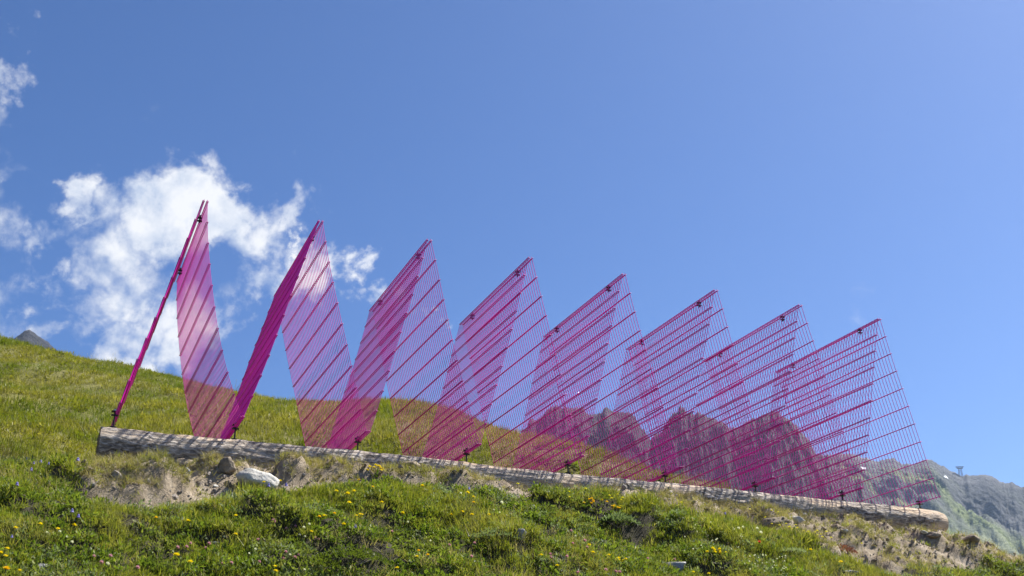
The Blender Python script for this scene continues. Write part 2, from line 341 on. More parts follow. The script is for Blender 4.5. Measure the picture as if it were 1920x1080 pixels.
leaf_mat('herb_leaf', [(.0, (.05, .085, .012)), (.5, (.125, .175, .022)), (1, (.26, .30, .055))], (1.6, .5, .7, (.20, .21, .07)))
leaf_mat('grey_leaf', [(.0, (.10, .14, .07)), (.5, (.17, .21, .12)), (1, (.26, .29, .19))])
leaf_mat('dry_grass', [(.0, (.17, .14, .055)), (.5, (.30, .25, .12)), (1, (.44, .38, .22))], (1.4, .5, .7, (.16, .16, .05)))
leaf_mat('hill_grass', [(.0, (.13, .13, .016)), (.4, (.20, .19, .025)), (.75, (.28, .25, .05)), (1, (.40, .34, .14))], (.55, .46, .60, (.13, .16, .014)))
leaf_mat('shrub_leaf', [(.0, (.055, .085, .014)), (.5, (.12, .15, .022)), (1, (.20, .22, .04))])
leaf_mat('red_leaf', [(.0, (.10, .035, .03)), (.5, (.16, .06, .05)), (1, (.20, .11, .07))])
def petal_mat(name, col, col2=None, tr=.25):
    leaf_mat(name, [(0, col), (1, col2 or col)], None, tr, .6)
petal_mat('yellow_petal', (.82, .62, .010), (.85, .70, .02)); petal_mat('lemon_petal', (.80, .72, .05)); petal_mat('orange_petal', (.85, .50, .010), (.85, .60, .015)); petal_mat('pink_petal', (.55, .24, .42), (.62, .36, .50))
petal_mat('white_petal', (.72, .72, .66), (.80, .78, .72)); petal_mat('blue_petal', (.18, .14, .52), (.30, .28, .68)); petal_mat('red_petal', (.62, .05, .02))
# stone
def stone_mat(name, dark, mid, light, scale=6):
    m, ns, ls, b = mat(name); M[name] = m; co = n_obj(ns)
    n1 = n_noise(ns, ls, scale, 8, .68, co, .3); n2 = n_noise(ns, ls, scale * 7, 5, .6, co)
    c = n_ramp(ns, ls, n1, [(.3, dark), (.5, mid), (.68, light)])
    c = n_mix(ns, ls, n_ramp(ns, ls, n2, [(.55, (0, 0, 0)), (.68, (1, 1, 1))]), c, tuple(x * .55 for x in mid))
    ls.new(c, b.inputs['Base Color']); b.inputs['Roughness'].default_value = .88
    n_bump(ns, ls, n_mix(ns, ls, .5, n1, n2), .7, .03, b)
stone_mat('pebble_stone', (.20, .17, .14), (.36, .31, .26), (.58, .53, .46)); stone_mat('white_stone', (.26, .24, .20), (.47, .45, .40), (.62, .60, .55)); stone_mat('grey_stone', (.13, .13, .125), (.27, .27, .26), (.46, .46, .44)); stone_mat('earth_clod', (.11, .085, .058), (.23, .185, .13), (.38, .31, .225), 9)
# mountains
def mountain_mat(name, rock, grass, balance):
    m, ns, ls, b = mat(name); M[name] = m; ps = n_geo(ns)
    at = ns.new('ShaderNodeAttribute'); at.attribute_name = 'scree'
    a3 = ns.new('ShaderNodeAttribute'); a3.attribute_name = 'green'
    rk = n_ramp(ns, ls, n_noise(ns, ls, .014, 9, .70, ps), [(.3, rock[0]), (.5, rock[1]), (.72, rock[2])])
    gr = n_ramp(ns, ls, n_noise(ns, ls, .02, 7, .62, ps), [(.36, grass[0]), (.64, grass[1])])
    c = n_mix(ns, ls, a3.outputs['Fac'], rk, gr)
    c = n_mix(ns, ls, at.outputs['Fac'], c, (.46, .45, .44))
    ls.new(c, b.inputs['Base Color']); b.inputs['Roughness'].default_value = .95
    n_bump(ns, ls, n_noise(ns, ls, .09, 8, .7, ps), 1.0, 9, b)
mountain_mat('rock_face', [(.014, .015, .018), (.038, .040, .046), (.12, .12, .125)], [(.03, .035, .015), (.05, .055, .022)], 0)
mountain_mat('alpine_slope', [(.03, .033, .037), (.07, .074, .078), (.19, .19, .19)], [(.10, .135, .04), (.22, .26, .085)], 0)
m, ns, ls, b = mat('snow'); M['snow'] = m; b.inputs['Base Color'].default_value = (.85, .87, .9, 1); b.inputs['Roughness'].default_value = .8
m, ns, ls, b = mat('pylon_steel'); M['pylon'] = m; b.inputs['Base Color'].default_value = (.14, .15, .16, 1); b.inputs['Roughness'].default_value = .6
m, ns, ls, b = mat('weathered_wood'); M['weathered'] = m
ls.new(n_ramp(ns, ls, n_noise(ns, ls, 18, 6, .6, n_obj(ns)), [(.3, (.12, .10, .08)), (.7, (.34, .30, .26))]), b.inputs['Base Color']); b.inputs['Roughness'].default_value = .9

# ---------------------------------------------------------------- object helpers
def mesh_obj(name, verts, faces, material, parent=None, smooth=False, link=True):
    me = bpy.data.meshes.new(name); me.from_pydata([tuple(v) for v in verts], [], [tuple(f) for f in faces]); me.update()
    if material is not None: me.materials.append(M[material] if isinstance(material, str) else material)
    if smooth: me.shade_smooth()
    o = bpy.data.objects.new(name, me)
    if link: COL.objects.link(o)
    if parent is not None: o.parent = parent
    return o
def share(name, me, parent=None):
    o = bpy.data.objects.new(name, me); COL.objects.link(o)
    if parent is not None: o.parent = parent
    return o
def empty(name, loc):
    o = bpy.data.objects.new(name, None); COL.objects.link(o); o.location = tuple(loc); o.empty_display_size = .1; return o
def tag(o, label=None, cat=None, group=None, kind=None):
    for k, v in (('label', label), ('category', cat), ('group', group), ('kind', kind)):
        if v: o[k] = v
    return o
class MB:
    def __init__(s): s.v, s.f = [], []
    def tube(s, pts, radii, n=6, cap=True):
        pts = [np.asarray(p, float) for p in pts]; base = len(s.v)
        if not hasattr(radii, '__len__'): radii = [radii] * len(pts)
        for i, p in enumerate(pts):
            t = pts[min(i + 1, len(pts) - 1)] - pts[max(i - 1, 0)]; t = t / (np.linalg.norm(t) + 1e-12)
            a = np.cross(t, [0, 0, 1.] if abs(t[2]) < .9 else [1., 0, 0]); a /= np.linalg.norm(a); b2 = np.cross(t, a)
            for k in range(n):
                w = 2 * math.pi * k / n; s.v.append(p + radii[i] * (math.cos(w) * a + math.sin(w) * b2))
        for i in range(len(pts) - 1):
            for k in range(n):
                q, r = base + i * n + k, base + i * n + (k + 1) % n; s.f.append((q, r, r + n, q + n))
        if cap: s.f.append(tuple(base + k for k in range(n))[::-1]); s.f.append(tuple(base + (len(pts) - 1) * n + k for k in range(n)))
    def box(s, c, h, ax=None):
        c = np.asarray(c, float); A = np.eye(3) if ax is None else np.asarray(ax, float); base = len(s.v)
        for sx in (-1, 1):
            for sy in (-1, 1):
                for sz in (-1, 1): s.v.append(c + A[0] * h[0] * sx + A[1] * h[1] * sy + A[2] * h[2] * sz)
        for f in ((0, 1, 3, 2), (4, 6, 7, 5), (0, 4, 5, 1), (2, 3, 7, 6), (0, 2, 6, 4), (1, 5, 7, 3)): s.f.append(tuple(base + i for i in f))
    def build(s, name, material, parent=None, smooth=False, link=True): return mesh_obj(name, s.v, s.f, material, parent, smooth, link)
def np_mesh(name, V, Q, material, attrs=None, smooth=True):
    me = bpy.data.meshes.new(name); me.vertices.add(len(V)); me.vertices.foreach_set('co', np.asarray(V, np.float32).ravel())
    me.loops.add(Q.size); me.loops.foreach_set('vertex_index', Q.ravel().astype(np.int32)); me.polygons.add(len(Q))
    me.polygons.foreach_set('loop_start', (np.arange(len(Q)) * Q.shape[1]).astype(np.int32)); me.update(calc_edges=True)
    me.materials.append(M[material])
    for k, a in (attrs or {}).items():
        t = me.attributes.new(k, 'FLOAT', 'POINT'); t.data.foreach_set('value', np.asarray(a, np.float32))
    if smooth: me.shade_smooth()
    o = bpy.data.objects.new(name, me); COL.objects.link(o); return o
def grid_quads(nu, nv):
    i = np.arange(nu * nv).reshape(nu, nv); return np.stack([i[:-1, :-1], i[1:, :-1], i[1:, 1:], i[:-1, 1:]], -1).reshape(-1, 4)

# ---------------------------------------------------------------- ground: one sheet, fine by the log, coarse to the valley
gu = np.r_[-3200, -1600, -800, -400, -220, -130, -80, np.arange(-50, -16, 1.2), np.arange(-16, -7, .3), np.arange(-7, 12, .04), np.arange(12, 24, .4), 26, 30, 38, 50, 80, 130, 220, 400, 800, 1600, 3200]
gv = np.r_[-3200, -1600, -800, -400, -220, -120, -70, -45, -30, -22, np.arange(-17, -6.2, .25), np.arange(-6.2, -.2, .035), np.arange(-.2, 2, .1), np.arange(2, 32, .25), 34, 37, 41, 46, 55, 70, 100, 160, 300, 600, 1200, 2200, 3200]
GU, GV = np.meshgrid(gu, gv, indexing='ij')
GX, GY = xy_of(GU, GV); GZ = ground_h(GX, GY)
soil_a = soil_mask(GX, GY); hill_a = sstep(-.3, 2.0, GV + .0 * GU)
ground = np_mesh('ground', np.stack([GX, GY, GZ], -1).reshape(-1, 3), grid_quads(len(gu), len(gv)), 'ground', {'soil': soil_a.ravel(), 'hill': hill_a.ravel()})
tag(ground, 'grassy alpine slope with a strip of bare soil along the log', 'ground', kind='structure')

# ---------------------------------------------------------------- far mountains
def ridge_mesh(name, material, sky_pts, R, depth, slope, amp, seed, green, nS=520, nT=150, jag=4., back=.45, skew=.35, scree=1., run=300):
    P = np.array(sorted(sky_pts)); px = np.linspace(P[0, 0], P[-1, 0], nS); py = np.interp(px, P[:, 0], P[:, 1])
    Rr = R(px) if callable(R) else np.full(nS, float(R))
    C = np.array([on_ray_r(a, b_, r) for a, b_, r in zip(px, py, Rr)])
    ang = np.array([math.atan2(c_[0], c_[1]) for c_ in C]); s = ang * Rr.mean()
    C[:, 2] += (ridged(s / 26, s * 0 + .5, 4, seed + 5) - .62) * jag * 2 + (ridged(s / 9, s * 0 + 3.5, 3, seed + 6) - .6) * jag * .9
    t = np.r_[-np.geomspace(1, .02, 26) * back, 0, np.geomspace(.006, 1, nT)] * depth            # negative: behind the crest
    T = t[None, :]; dirn = np.stack([np.sin(ang), np.cos(ang)], -1)
    rel = np.clip(np.abs(T) / depth, 0, 1)
    sx = s[:, None] + T * skew
    rib = ridged(sx / 62 + fbm(sx / 60, T / 90, 3, seed + 9) * .9, T / run, 5, seed) - .6
    fine = ridged(sx / 27, T / 60, 5, seed + 3) - .6 + .3 * (ridged(sx / 11, T / 14, 4, seed + 13) - .6)
    fall = slope(np.abs(T))
    Z = C[:, 2][:, None] - fall + (rib * amp + fine * amp * .42) * sstep(0, .09, rel) * (1 - .55 * rel)
    shift = (fbm(sx / 50, Z / 40, 3, seed + 21) - .5) * 40 * sstep(0, .1, rel)
    RR = Rr[:, None] - T + shift * 0
    X = dirn[:, 0][:, None] * RR; Y = dirn[:, 1][:, None] * RR
    sc_ = sstep(.44, .54, fbm(sx / 26, T / 200, 4, seed + 31)) * sstep(.04, -.06, rib) * sstep(.05, .2, rel) * scree
    gr = green(sx, T, rel, rib, fine)
    X, Y, Z = X * .6, Y * .6, (Z - EYE) * .6 + EYE
    o = np_mesh(name, np.stack([X, Y, Z], -1).reshape(-1, 3), grid_quads(nS, len(t)), material, {'scree': (sc_ + 0 * X).ravel(), 'green': (gr + 0 * X).ravel()}, smooth=False)
    return o, (px, t, X, Y, Z)
ROCKY = [(760, 905), (860, 850), (930, 830), (976, 805), (991, 792), (1025, 766), (1048, 759), (1072, 761), (1090, 772), (1108, 779), (1129, 773), (1137, 764), (1147, 768), (1166, 772), (1184, 782), (1202, 799), (1220, 811), (1236, 809), (1252, 790), (1262, 772), (1270, 764), (1275, 754), (1280, 766),
         (1306, 777), (1332, 787), (1356, 792), (1371, 804), (1392, 794), (1408, 789), (1442, 777), (1453, 774), (1466, 784), (1492, 807), (1529, 847), (1546, 857), (1600, 890), (1680, 940), (1760, 980)]
rocky, _ = ridge_mesh('rocky_mountain', 'rock_face', ROCKY, 1050, 560, lambda t: 1.0 * t * (1 - .25 * t / 560), 78, 5, lambda s, t, r, rib, fine: sstep(.56, .68, fbm(s / 80, t / 80, 3, 99)) * sstep(.35, .7, r), jag=10, nS=760, nT=220, skew=-.3, run=150)
tag(rocky, 'jagged dark rock peaks with pale scree gullies far behind the wire tents', 'mountain', kind='structure')
GREEN = [(1340, 985), (1420, 925), (1490, 880), (1546, 857), (1577, 849), (1599, 852), (1633, 864), (1661, 864), (1677, 861), (1692, 871), (1712, 873), (1729, 865), (1748, 864), (1760, 872), (1774, 878), (1785, 885), (1799, 889), (1830, 893), (1850, 893), (1869, 900), (1886, 909), (1897, 903), (1906, 909), (1920, 911), (1990, 935), (2080, 950), (2250, 1000), (2500, 1040)]
def green_fn(s, t, r, rib, fine):
    band = fbm(s / 95, t / 330, 5, 63)
    return np.clip(sstep(.30, .46, band) * sstep(.012, .05, r), 0, 1)
alp, ALP = ridge_mesh('alpine_ridge', 'alpine_slope', GREEN, 1700, 1150, lambda t: .62 * t * (1 - .15 * t / 1150), 46, 15, green_fn, jag=4, skew=-.75, scree=.25, nS=640)
tag(alp, 'hazy green and grey alpine ridge with a cable pylon on its crest', 'mountain', kind='structure')
far, _ = ridge_mesh('far_peak', 'rock_face', [(-220, 720), (-60, 690), (0, 660), (28, 636), (45, 620), (55, 616), (66, 621), (80, 634), (95, 648), (150, 690), (260, 740)], 1150, 400, lambda t: .9 * t, 24, 25, lambda s, t, r, rib, fine: (r + s) * 0, nS=160, nT=60, jag=3)
tag(far, 'small grey peak showing above the meadow skyline', 'mountain', kind='structure')
def snow_patch(px0, px1, t0, t1, tilt=0.):
    px, t, X, Y, Z = ALP; i0, i1 = np.searchsorted(px, px0), np.searchsorted(px, px1) + 1; V, Fq = [], []
    j0, j1 = np.searchsorted(t, t0), np.searchsorted(t, t1) + 1
    ni, nj = i1 - i0, j1 - j0
    for i in range(i0, i1):
        for j in range(j0, j1):
            V.append((X[i, j], Y[i, j], Z[i, j] + .5))
    for i in range(ni - 1):
        for j in range(nj - 1): 
            if abs((i + .5) / (ni - 1) - .5 + tilt * ((j + .5) / (nj - 1) - .5)) < .42: k = i * nj + j; Fq.append((k, k + nj, k + nj + 1, k + 1))
    if Fq: mesh_obj('snow_patch', V, Fq, 'snow', alp)
snow_patch(1612, 1620, 33, 39, .5); snow_patch(1766, 1774, 35, 41, .7); snow_patch(1917, 1925, 25, 32, .4)
# cable pylon
def pylon():
    i = np.searchsorted(ALP[0], 1800); j = np.argmin(np.abs(ALP[1])); base = np.array([ALP[2][i, j], ALP[3][i, j], ALP[4][i, j] - .6])
    r = empty('cable_pylon', base); r.scale = (.85, .85, .85); tag(r, 'grey lattice cable car pylon with a wide head on the far ridge', 'pylon')
    for sx in (-1, 1):
        for sy in (-1, 1):
            q = MB(); q.tube([(sx * 1.5, sy * 1.5, 0), (sx * 1.0, sy * 1.0, 8.4)], .22, 4); q.build('leg', 'pylon', r)
    q = MB()
    for k in range(5):
        z0, z1 = k * 1.68, (k + 1) * 1.68; a0, a1 = 1.5 - .1 * k * .84 * .7, 1.5 - .1 * (k + 1) * .84 * .7
        for sx in (-1, 1): q.tube([(sx * a0, -a0, z0), (sx * a1, a1, z1)], .13, 4); q.tube([(-a0, sx * a0, z0), (a1, sx * a1, z1)], .13, 4)
    q.build('lattice_bracing', 'pylon', r)
    for z, w in ((8.0, 2.8), (9.4, 3.8)):
        q = MB(); q.box((0, 0, z), (w, .8, .28)); q.build('crossarm', 'pylon', r)
    for sx in (-1, 1):
        q = MB(); q.box((sx * 2.5, 0, 8.4), (.2, .5, .7)); q.build('saddle_post', 'pylon', r)
pylon()

# ---------------------------------------------------------------- the log with its anchor bolts
def build_log():
    nu, na = 460, 56
    us = np.linspace(*U_END, nu); th = np.linspace(0, 2 * math.pi, na, endpoint=False); V = []; bare = []
    US, TH = np.meshgrid(us, th, indexing='ij')
    ax = np.array([log_axis(u) for u in us])
    rad = ax[:, 1][:, None] * (1 + (fbm(US * 1.1 + 40, np.cos(TH) * 1.3 + 9, 3, 51) - .5) * .16)
    arc = np.minimum(TH, 2 * math.pi - TH) * .15
    bark = ridged(US * 2.4, arc * 24 + np.sin(TH) * 2, 4, 57) - .6
    br = np.clip(sstep(.60, .68, fbm(US * .9, arc * 5 + 3, 3, 71)) + sstep(8.25, 8.5, US + (fbm(US * 6, arc * 12, 2, 73) - .5) * .4) + sstep(.62, .7, fbm(US * 1.7 + 5, arc * 8, 2, 75)) * (US > 5), 0, 1)
    rad = rad + (bark * .021 + (fbm(US * 8, arc * 60, 3, 59) - .5) * .022) * (1 - .8 * br)
    endr = np.where(US > 8.45, 1 - .28 * sstep(8.45, 8.72, US) ** 2, 1.0); rad = rad * endr
    z = ax[:, 0][:, None] + rad * np.cos(TH); vv = -BD + .018 * np.sin(US * 1.7 + .6) + rad * np.sin(TH)
    X, Y = xy_of(US, vv)
    V = np.stack([X, Y, z], -1).reshape(-1, 3)
    i = np.arange(nu * na).reshape(nu, na); j = np.roll(i, -1, axis=1)
    Q = np.stack([i[:-1], i[1:], j[1:], j[:-1]], -1).reshape(-1, 4)
    o = np_mesh('log', V, Q, 'bark', {'bare': br.ravel()})
    g = o.data.attributes.new('grain', 'FLOAT_VECTOR', 'POINT'); g.data.foreach_set('vector', np.stack([US * .36, np.cos(TH) * .15, np.sin(TH) * .15], -1).astype(np.float32).ravel())
    tag(o, 'long weathered grey log lying along the slope under the wire tents', 'log')
    for e, name in ((0, 'cut_end'), (-1, 'cut_end')):
        c = V.reshape(nu, na, 3)[e]; ctr = c.mean(0) + L * (-.004 if e == 0 else .02)
        vs = list(c) + list(ctr + (c - ctr) * .5 + L * (0 if e == 0 else .012) + rng.normal(0, .004, (na, 3))) + [ctr]
        fs = []
        for k in range(na):
            k2 = (k + 1) % na; fs.append((k, k2, na + k2, na + k)); fs.append((na + k, na + k2, 2 * na))
        mesh_obj(name, vs, fs, 'cut', o)
    return o
log = build_log()
DU_V = [.023, -.022, .023, .012, 0, .009, .004, .030, -.012]       # slight unevenness of the row, as built
DU_R = [0, -.010, -.003, 0, -.026, .002, .006, -.010]
def valley(k, v=0.): x, y = xy_of(k * S + DU_V[k], v); return np.array([x, y, O[2] + LP * (k * S)])
def ridge(k, v=0.): x, y = xy_of((k + .5) * S + DU_R[k], v); return np.array([x, y, O[2] + LP * (k + .5) * S + H])
UP = np.array([0, 0, 1.])
for k in range(9):
    p = valley(k, -BD) + UP * .012; cz, r = log_axis(k * S)
    foot = np.array([p[0], p[1], cz + r - .05])
    lean = D * rng.uniform(-.02, .02) + L * rng.uniform(-.012, .012)
    q = MB(); q.tube([foot, p + UP * .030], .0075, 8); bolt = q.build('anchor_bolt', 'steel', log)
    q = MB(); q.box(p + UP * .004, (.028, .022, .004), [L, D, UP]); q.box(p - UP * .028, (.028, .022, .003), [L, D, UP]); q.build('clamp_plate', 'steel', bolt)
    q = MB(); q.tube([p + UP * .009, p + UP * .022], .012, 6); q.build('nut', 'zinc' if k in (0, 8) else 'steel', bolt)
    q = MB(); q.tube([foot + UP * .050, foot + UP * .058], .03, 10); q.build('washer', 'steel', bolt)

# ---------------------------------------------------------------- the eight wire tents
NW, NR = 41, 11
rod_me = None
def rod_mesh():
    q = MB()
    for sx in (-1, 1): q.tube([(0, -W - .012, sx * .0068), (0, W + .012, sx * .0068)], .0039, 6)
    o = q.build('cross_rod', 'paint', None, True, False); me = o.data; bpy.data.objects.remove(o); return me
ROD = rod_mesh()
def panel(tent, a0, a1, bow, k, side):
    # a0 foot line centre, a1 ridge line centre; wires run up the slope, double rods run across
    ax = a1 - a0; ln = np.linalg.norm(ax); ax = ax / ln; nrm = np.cross(ax, D); nrm /= np.linalg.norm(nrm)
    if nrm[2] < 0: nrm = -nrm
    q = MB(); org = np.array(tent.location)
    def pos(t, v):
        b_ = bow * 4 * t * (1 - t) + .004 * math.sin(9 * t + k * 2)
        return a0 + ax * ln * t + nrm * b_ + D * v - org
    ts = np.linspace(-.018 / ln, 1 + .018 / ln, 13)
    for i in range(NW):
        v = -W + 2 * W * i / (NW - 1); q.tube([pos(t, v) for t in ts], .0027, 4, cap=False)
    pn = q.build('wire_panel', 'paint', tent, True)
    for j in range(NR):
        t = j / (NR - 1); p = pos(t, 0); tg = pos(t + .01, 0) - pos(t - .01, 0); tg /= np.linalg.norm(tg); n2 = np.cross(tg, D)
        o = share('cross_rod', ROD, pn)
        o.matrix_local = Matrix(((tg[0], D[0], n2[0], p[0]), (tg[1], D[1], n2[1], p[1]), (tg[2], D[2], n2[2], p[2]), (0, 0, 0, 1)))
    return pn
ORD = ['first magenta wire mesh tent at the thick cut log end, outer panel seen edge-on', 'second magenta wire mesh tent from the thick cut end of the log', 'third magenta wire mesh tent from the thick cut end of the log',
       'fourth magenta wire mesh tent from the thick cut end of the log', 'fifth magenta wire mesh tent, its foot before the rock peaks', 'sixth magenta wire mesh tent, third from the pale broken log end',
       'seventh magenta wire mesh tent, second from the pale broken log end', 'last magenta wire mesh tent, standing at the pale broken log end']
for k in range(8):
    t = empty('wire_tent', (valley(k) + valley(k + 1)) / 2); tag(t, ORD[k], 'wire tent', 'magenta wire mesh tents on the log')
    r = ridge(k); f0, f1 = valley(k) + L * .012, valley(k + 1) - L * .012
    panel(t, f0, r - L * .018, [.0, -.01, -.012, -.01, -.006, -.008, -.005, -.006][k], k, 0)
    panel(t, f1, r + L * .018, [-.085, -.02, -.012, -.012, -.014, -.01, -.01, -.018][k], k + 20, 1)
    for v in (-W * .66, W * .66):
        q = MB(); c = ridge(k, v) - np.array(t.location) - UP * .012
        q.box(c, (.024, .016, .004), [L, D, UP]); q.box(c - UP * .03, (.024, .016, .003), [L, D, UP]); q.tube([c - UP * .05, c + UP * .03], .007, 6); q.tube([c + UP * .006, c + UP * .014], .009, 6)
        q.build('ridge_clamp', 'steel', t)

# ---------------------------------------------------------------- plant prototypes (used only as sources of scattered grass)
PROTO = {}
def blade(q, base, az, length, width, lean, curl, seg=4):
    d = np.array([math.cos(az), math.sin(az), 0]); side = np.array([-d[1], d[0], 0]); p = np.array(base, float); a = lean; b0 = len(q.v)
    for i in range(seg + 1):
        t = i / seg; w = width * (1 - t ** 1.6) * .5 + .0003
        q.v.append(p - side * w); q.v.append(p + side * w)
        p = p + (d * math.sin(a) + UP * math.cos(a)) * length / seg; a += curl / seg
    for i in range(seg): k = b0 + 2 * i; q.f.append((k, k + 1, k + 3, k + 2))
def leaf(q, base, az, pitch, length, width):
    d = np.array([math.cos(az) * math.cos(pitch), math.sin(az) * math.cos(pitch), math.sin(pitch)]); side = np.array([-math.sin(az), math.cos(az), 0]); n = np.cross(d, side) * -1; b0 = len(q.v); p = np.array(base, float)
    for t, w, z in ((0, .12, 0), (.3, .85, .03), (.6, 1, .02), (.85, .6, -.04), (1, .05, -.1)):
        for sgn in (-1, 0, 1): q.v.append(p + d * length * t + side * sgn * width * .5 * w + n * length * (z + (.08 * w if sgn else 0)))
    for i in range(4):
        for j in range(2): k = b0 + 3 * i + j; q.f.append((k, k + 1, k + 4, k + 3))
def proto(kind, builder, n, material):
    col = bpy.data.collections.new('source_' + kind)
    for i in range(n):
        q = MB(); builder(q, random.Random(100 * len(PROTO) + i)); o = q.build('%s_%02d' % (kind, i), material, None, False, False); col.objects.link(o)
    PROTO[kind] = (col, n)
def tuft(nb, rad, l0, l1, wd, lean=.5, curl=.9, seg=4):
    def f(q, R):
        for _ in range(nb):
            a = R.uniform(0, 6.283); r = rad * R.random() ** .6; z = R.uniform(-.01, 0)
            blade(q, (r * math.cos(a), r * math.sin(a), z), a + R.gauss(0, .7), R.uniform(l0, l1), wd * R.uniform(.7, 1.3), abs(R.gauss(0, lean)) * .6, R.gauss(.6, .5) * curl, seg)
    return f
def herb(nl, rad, l0, l1):
    def f(q, R):
        for _ in range(nl):
            a = R.uniform(0, 6.283); r = rad * R.random() ** .5; le = R.uniform(l0, l1); leaf(q, (r * math.cos(a) * .7, r * math.sin(a) * .7, R.uniform(.0, .05)), a + R.gauss(0, .8), R.uniform(-.1, 1.1), le, le * R.uniform(.3, .55))
    return f
def stalks(n, rad, h0, h1, head):
    def f(q, R):
        for _ in range(n):
            a = R.uniform(0, 6.283); r = rad * R.random(); h = R.uniform(h0, h1); az = R.uniform(0, 6.283); le = R.uniform(0, .35); p = np.array([r * math.cos(a), r * math.sin(a), 0.]); d = np.array([math.cos(az) * math.sin(le), math.sin(az) * math.sin(le), math.cos(le)])
            q.tube([p, p + d * h * .6, p + d * h + UP * -.01], [.0011, .0009, .0007], 3, False)
            for s_ in range(head):
                b_ = p + d * h * (1 - .22 * s_ / max(head, 1)); leaf(q, b_, R.uniform(0, 6.283), R.uniform(.4, 1.3), R.uniform(.008, .016), .004)
    return f
proto('grass', tuft(26, .05, .03, .075, .0036, .8), 6, 'green_grass')
proto('shortgrass', tuft(28, .06, .02, .05, .0040, .9, .7, 3), 4, 'green_grass')
proto('herb', herb(26, .062, .016, .038), 5, 'herb_leaf')
proto('greyherb', herb(22, .05, .014, .03), 3, 'grey_leaf')
proto('drygrass', tuft(24, .05, .04, .10, .0030, 1.0, 1.5), 5, 'dry_grass')
proto('stalk', stalks(4, .06, .10, .19, 4), 4, 'dry_grass')
proto('hillgrass', tuft(24, .12, .05, .12, .0075, .8, .9, 3), 5, 'hill_grass')
proto('hillherb', herb(18, .12, .03, .07), 3, 'hill_grass')
def clodmesh(q, R):
    n, m_ = 6, 5; b0 = len(q.v); 
    for i in range(m_ + 1):
        ph = math.pi * i / m_
        for j in range(n): w = 2 * math.pi * (j + .5 * (i % 2)) / n; r = 1 + R.uniform(-.28, .28); q.v.append(np.array([r * math.sin(ph) * math.cos(w), r * math.sin(ph) * math.sin(w) * .8, r * .6 * math.cos(ph)]))
    for i in range(m_):
        for j in range(n): q.f.append((b0 + i * n + j, b0 + i * n + (j + 1) % n, b0 + (i + 1) * n + (j + 1) % n, b0 + (i + 1) * n + j))
proto('pebble', clodmesh, 5, 'pebble_stone'); proto('crumb', clodmesh, 5, 'earth_clod')

def scatter(name, kind, X, Y, scl, tilt=.25, label=None, cat=None, dz=0.):
    if len(X) == 0: return
    Z = ground_h(X, Y) + dz; n = len(X)
    me = bpy.data.meshes.new(name); me.vertices.add(n); me.vertices.foreach_set('co', np.stack([X, Y, Z], -1).astype(np.float32).ravel())
    rot = np.stack([rng.normal(0, tilt, n), rng.normal(0, tilt, n), rng.uniform(0, 6.283, n)], -1)
    a = me.attributes.new('rot', 'FLOAT_VECTOR', 'POINT'); a.data.foreach_set('vector', rot.astype(np.float32).ravel())
    a = me.attributes.new('scl', 'FLOAT', 'POINT'); a.data.foreach_set('value', np.asarray(scl, np.float32))
    col, cnt = PROTO[kind]
    a = me.attributes.new('pick', 'INT', 'POINT'); a.data.foreach_set('value', rng.integers(0, cnt, n).astype(np.int32))
    o = bpy.data.objects.new(name, me); COL.objects.link(o)
    ng = bpy.data.node_groups.new('scatter_' + kind, 'GeometryNodeTree')
    ng.interface.new_socket('Geometry', in_out='INPUT', socket_type='NodeSocketGeometry'); ng.interface.new_socket('Geometry', in_out='OUTPUT', socket_type='NodeSocketGeometry')
    gi, go = ng.nodes.new('NodeGroupInput'), ng.nodes.new('NodeGroupOutput')
    ip = ng.nodes.new('GeometryNodeInstanceOnPoints'); ci = ng.nodes.new('GeometryNodeCollectionInfo')
    ci.inputs['Collection'].default_value = col; ci.inputs['Separate Children'].default_value = True; ci.inputs['Reset Children'].default_value = True
    def na(nm, ty): x = ng.nodes.new('GeometryNodeInputNamedAttribute'); x.data_type = ty; x.inputs['Name'].default_value = nm; return x.outputs['Attribute']
    ng.links.new(gi.outputs[0], ip.inputs['Points']); ng.links.new(ci.outputs[0], ip.inputs['Instance']); ip.inputs['Pick Instance'].default_value = True
    ng.links.new(na('pick', 'INT'), ip.inputs['Instance Index'])
    e2r = ng.nodes.new('FunctionNodeEulerToRotation'); ng.links.new(na('rot', 'FLOAT_VECTOR'), e2r.inputs[0]); ng.links.new(e2r.outputs[0], ip.inputs['Rotation'])
    ng.links.new(na('scl', 'FLOAT'), ip.inputs['Scale']); ng.links.new(ip.outputs[0], go.inputs[0])
    md = o.modifiers.new('scatter', 'NODES'); md.node_group = ng
    tag(o, label, cat, kind='stuff'); return o

# ---------------------------------------------------------------- grass and herbs
def sample(n, u0, u1, v0, v1):
    u, v = rng.uniform(u0, u1, n), rng.uniform(v0, v1, n); x, y = xy_of(u, v); z = base_h(x, y)
    px, py, d = to_px(x, y, z); k = (px > -260) & (px < 2180) & (py < 1230) & (d > 2)
    return x[k], y[k], u[k], v[k]
x, y, u, v = sample(330000, -8, 13, -5.2, -.3)
def steep(x, y): return (ground_h(x + D[0] * .05, y + D[1] * .05) - ground_h(x - D[0] * .05, y - D[1] * .05)) / .1
soil_s = soil_mask(x, y); inlog = (u > -.25) & (u < 8.8) & (v > -.93)
cl = fbm(x * 2.6, y * 2.6, 3, 201); cl2 = fbm(x * 1.1, y * 1.1, 3, 203); rnd = rng.random(len(x))
meadow = (soil_s < .5) & ~inlog & ((steep(x, y) < 1.7) | (rng.random(len(x)) < .5))
lowz = sstep(-2.4, -3.6, v)                       # the bank gets barer, with low herbs, further down
pg = np.clip(sstep(.30, .52, cl), 0, 1) * (1 - .55 * lowz)
k = meadow & (rnd < pg * .36)
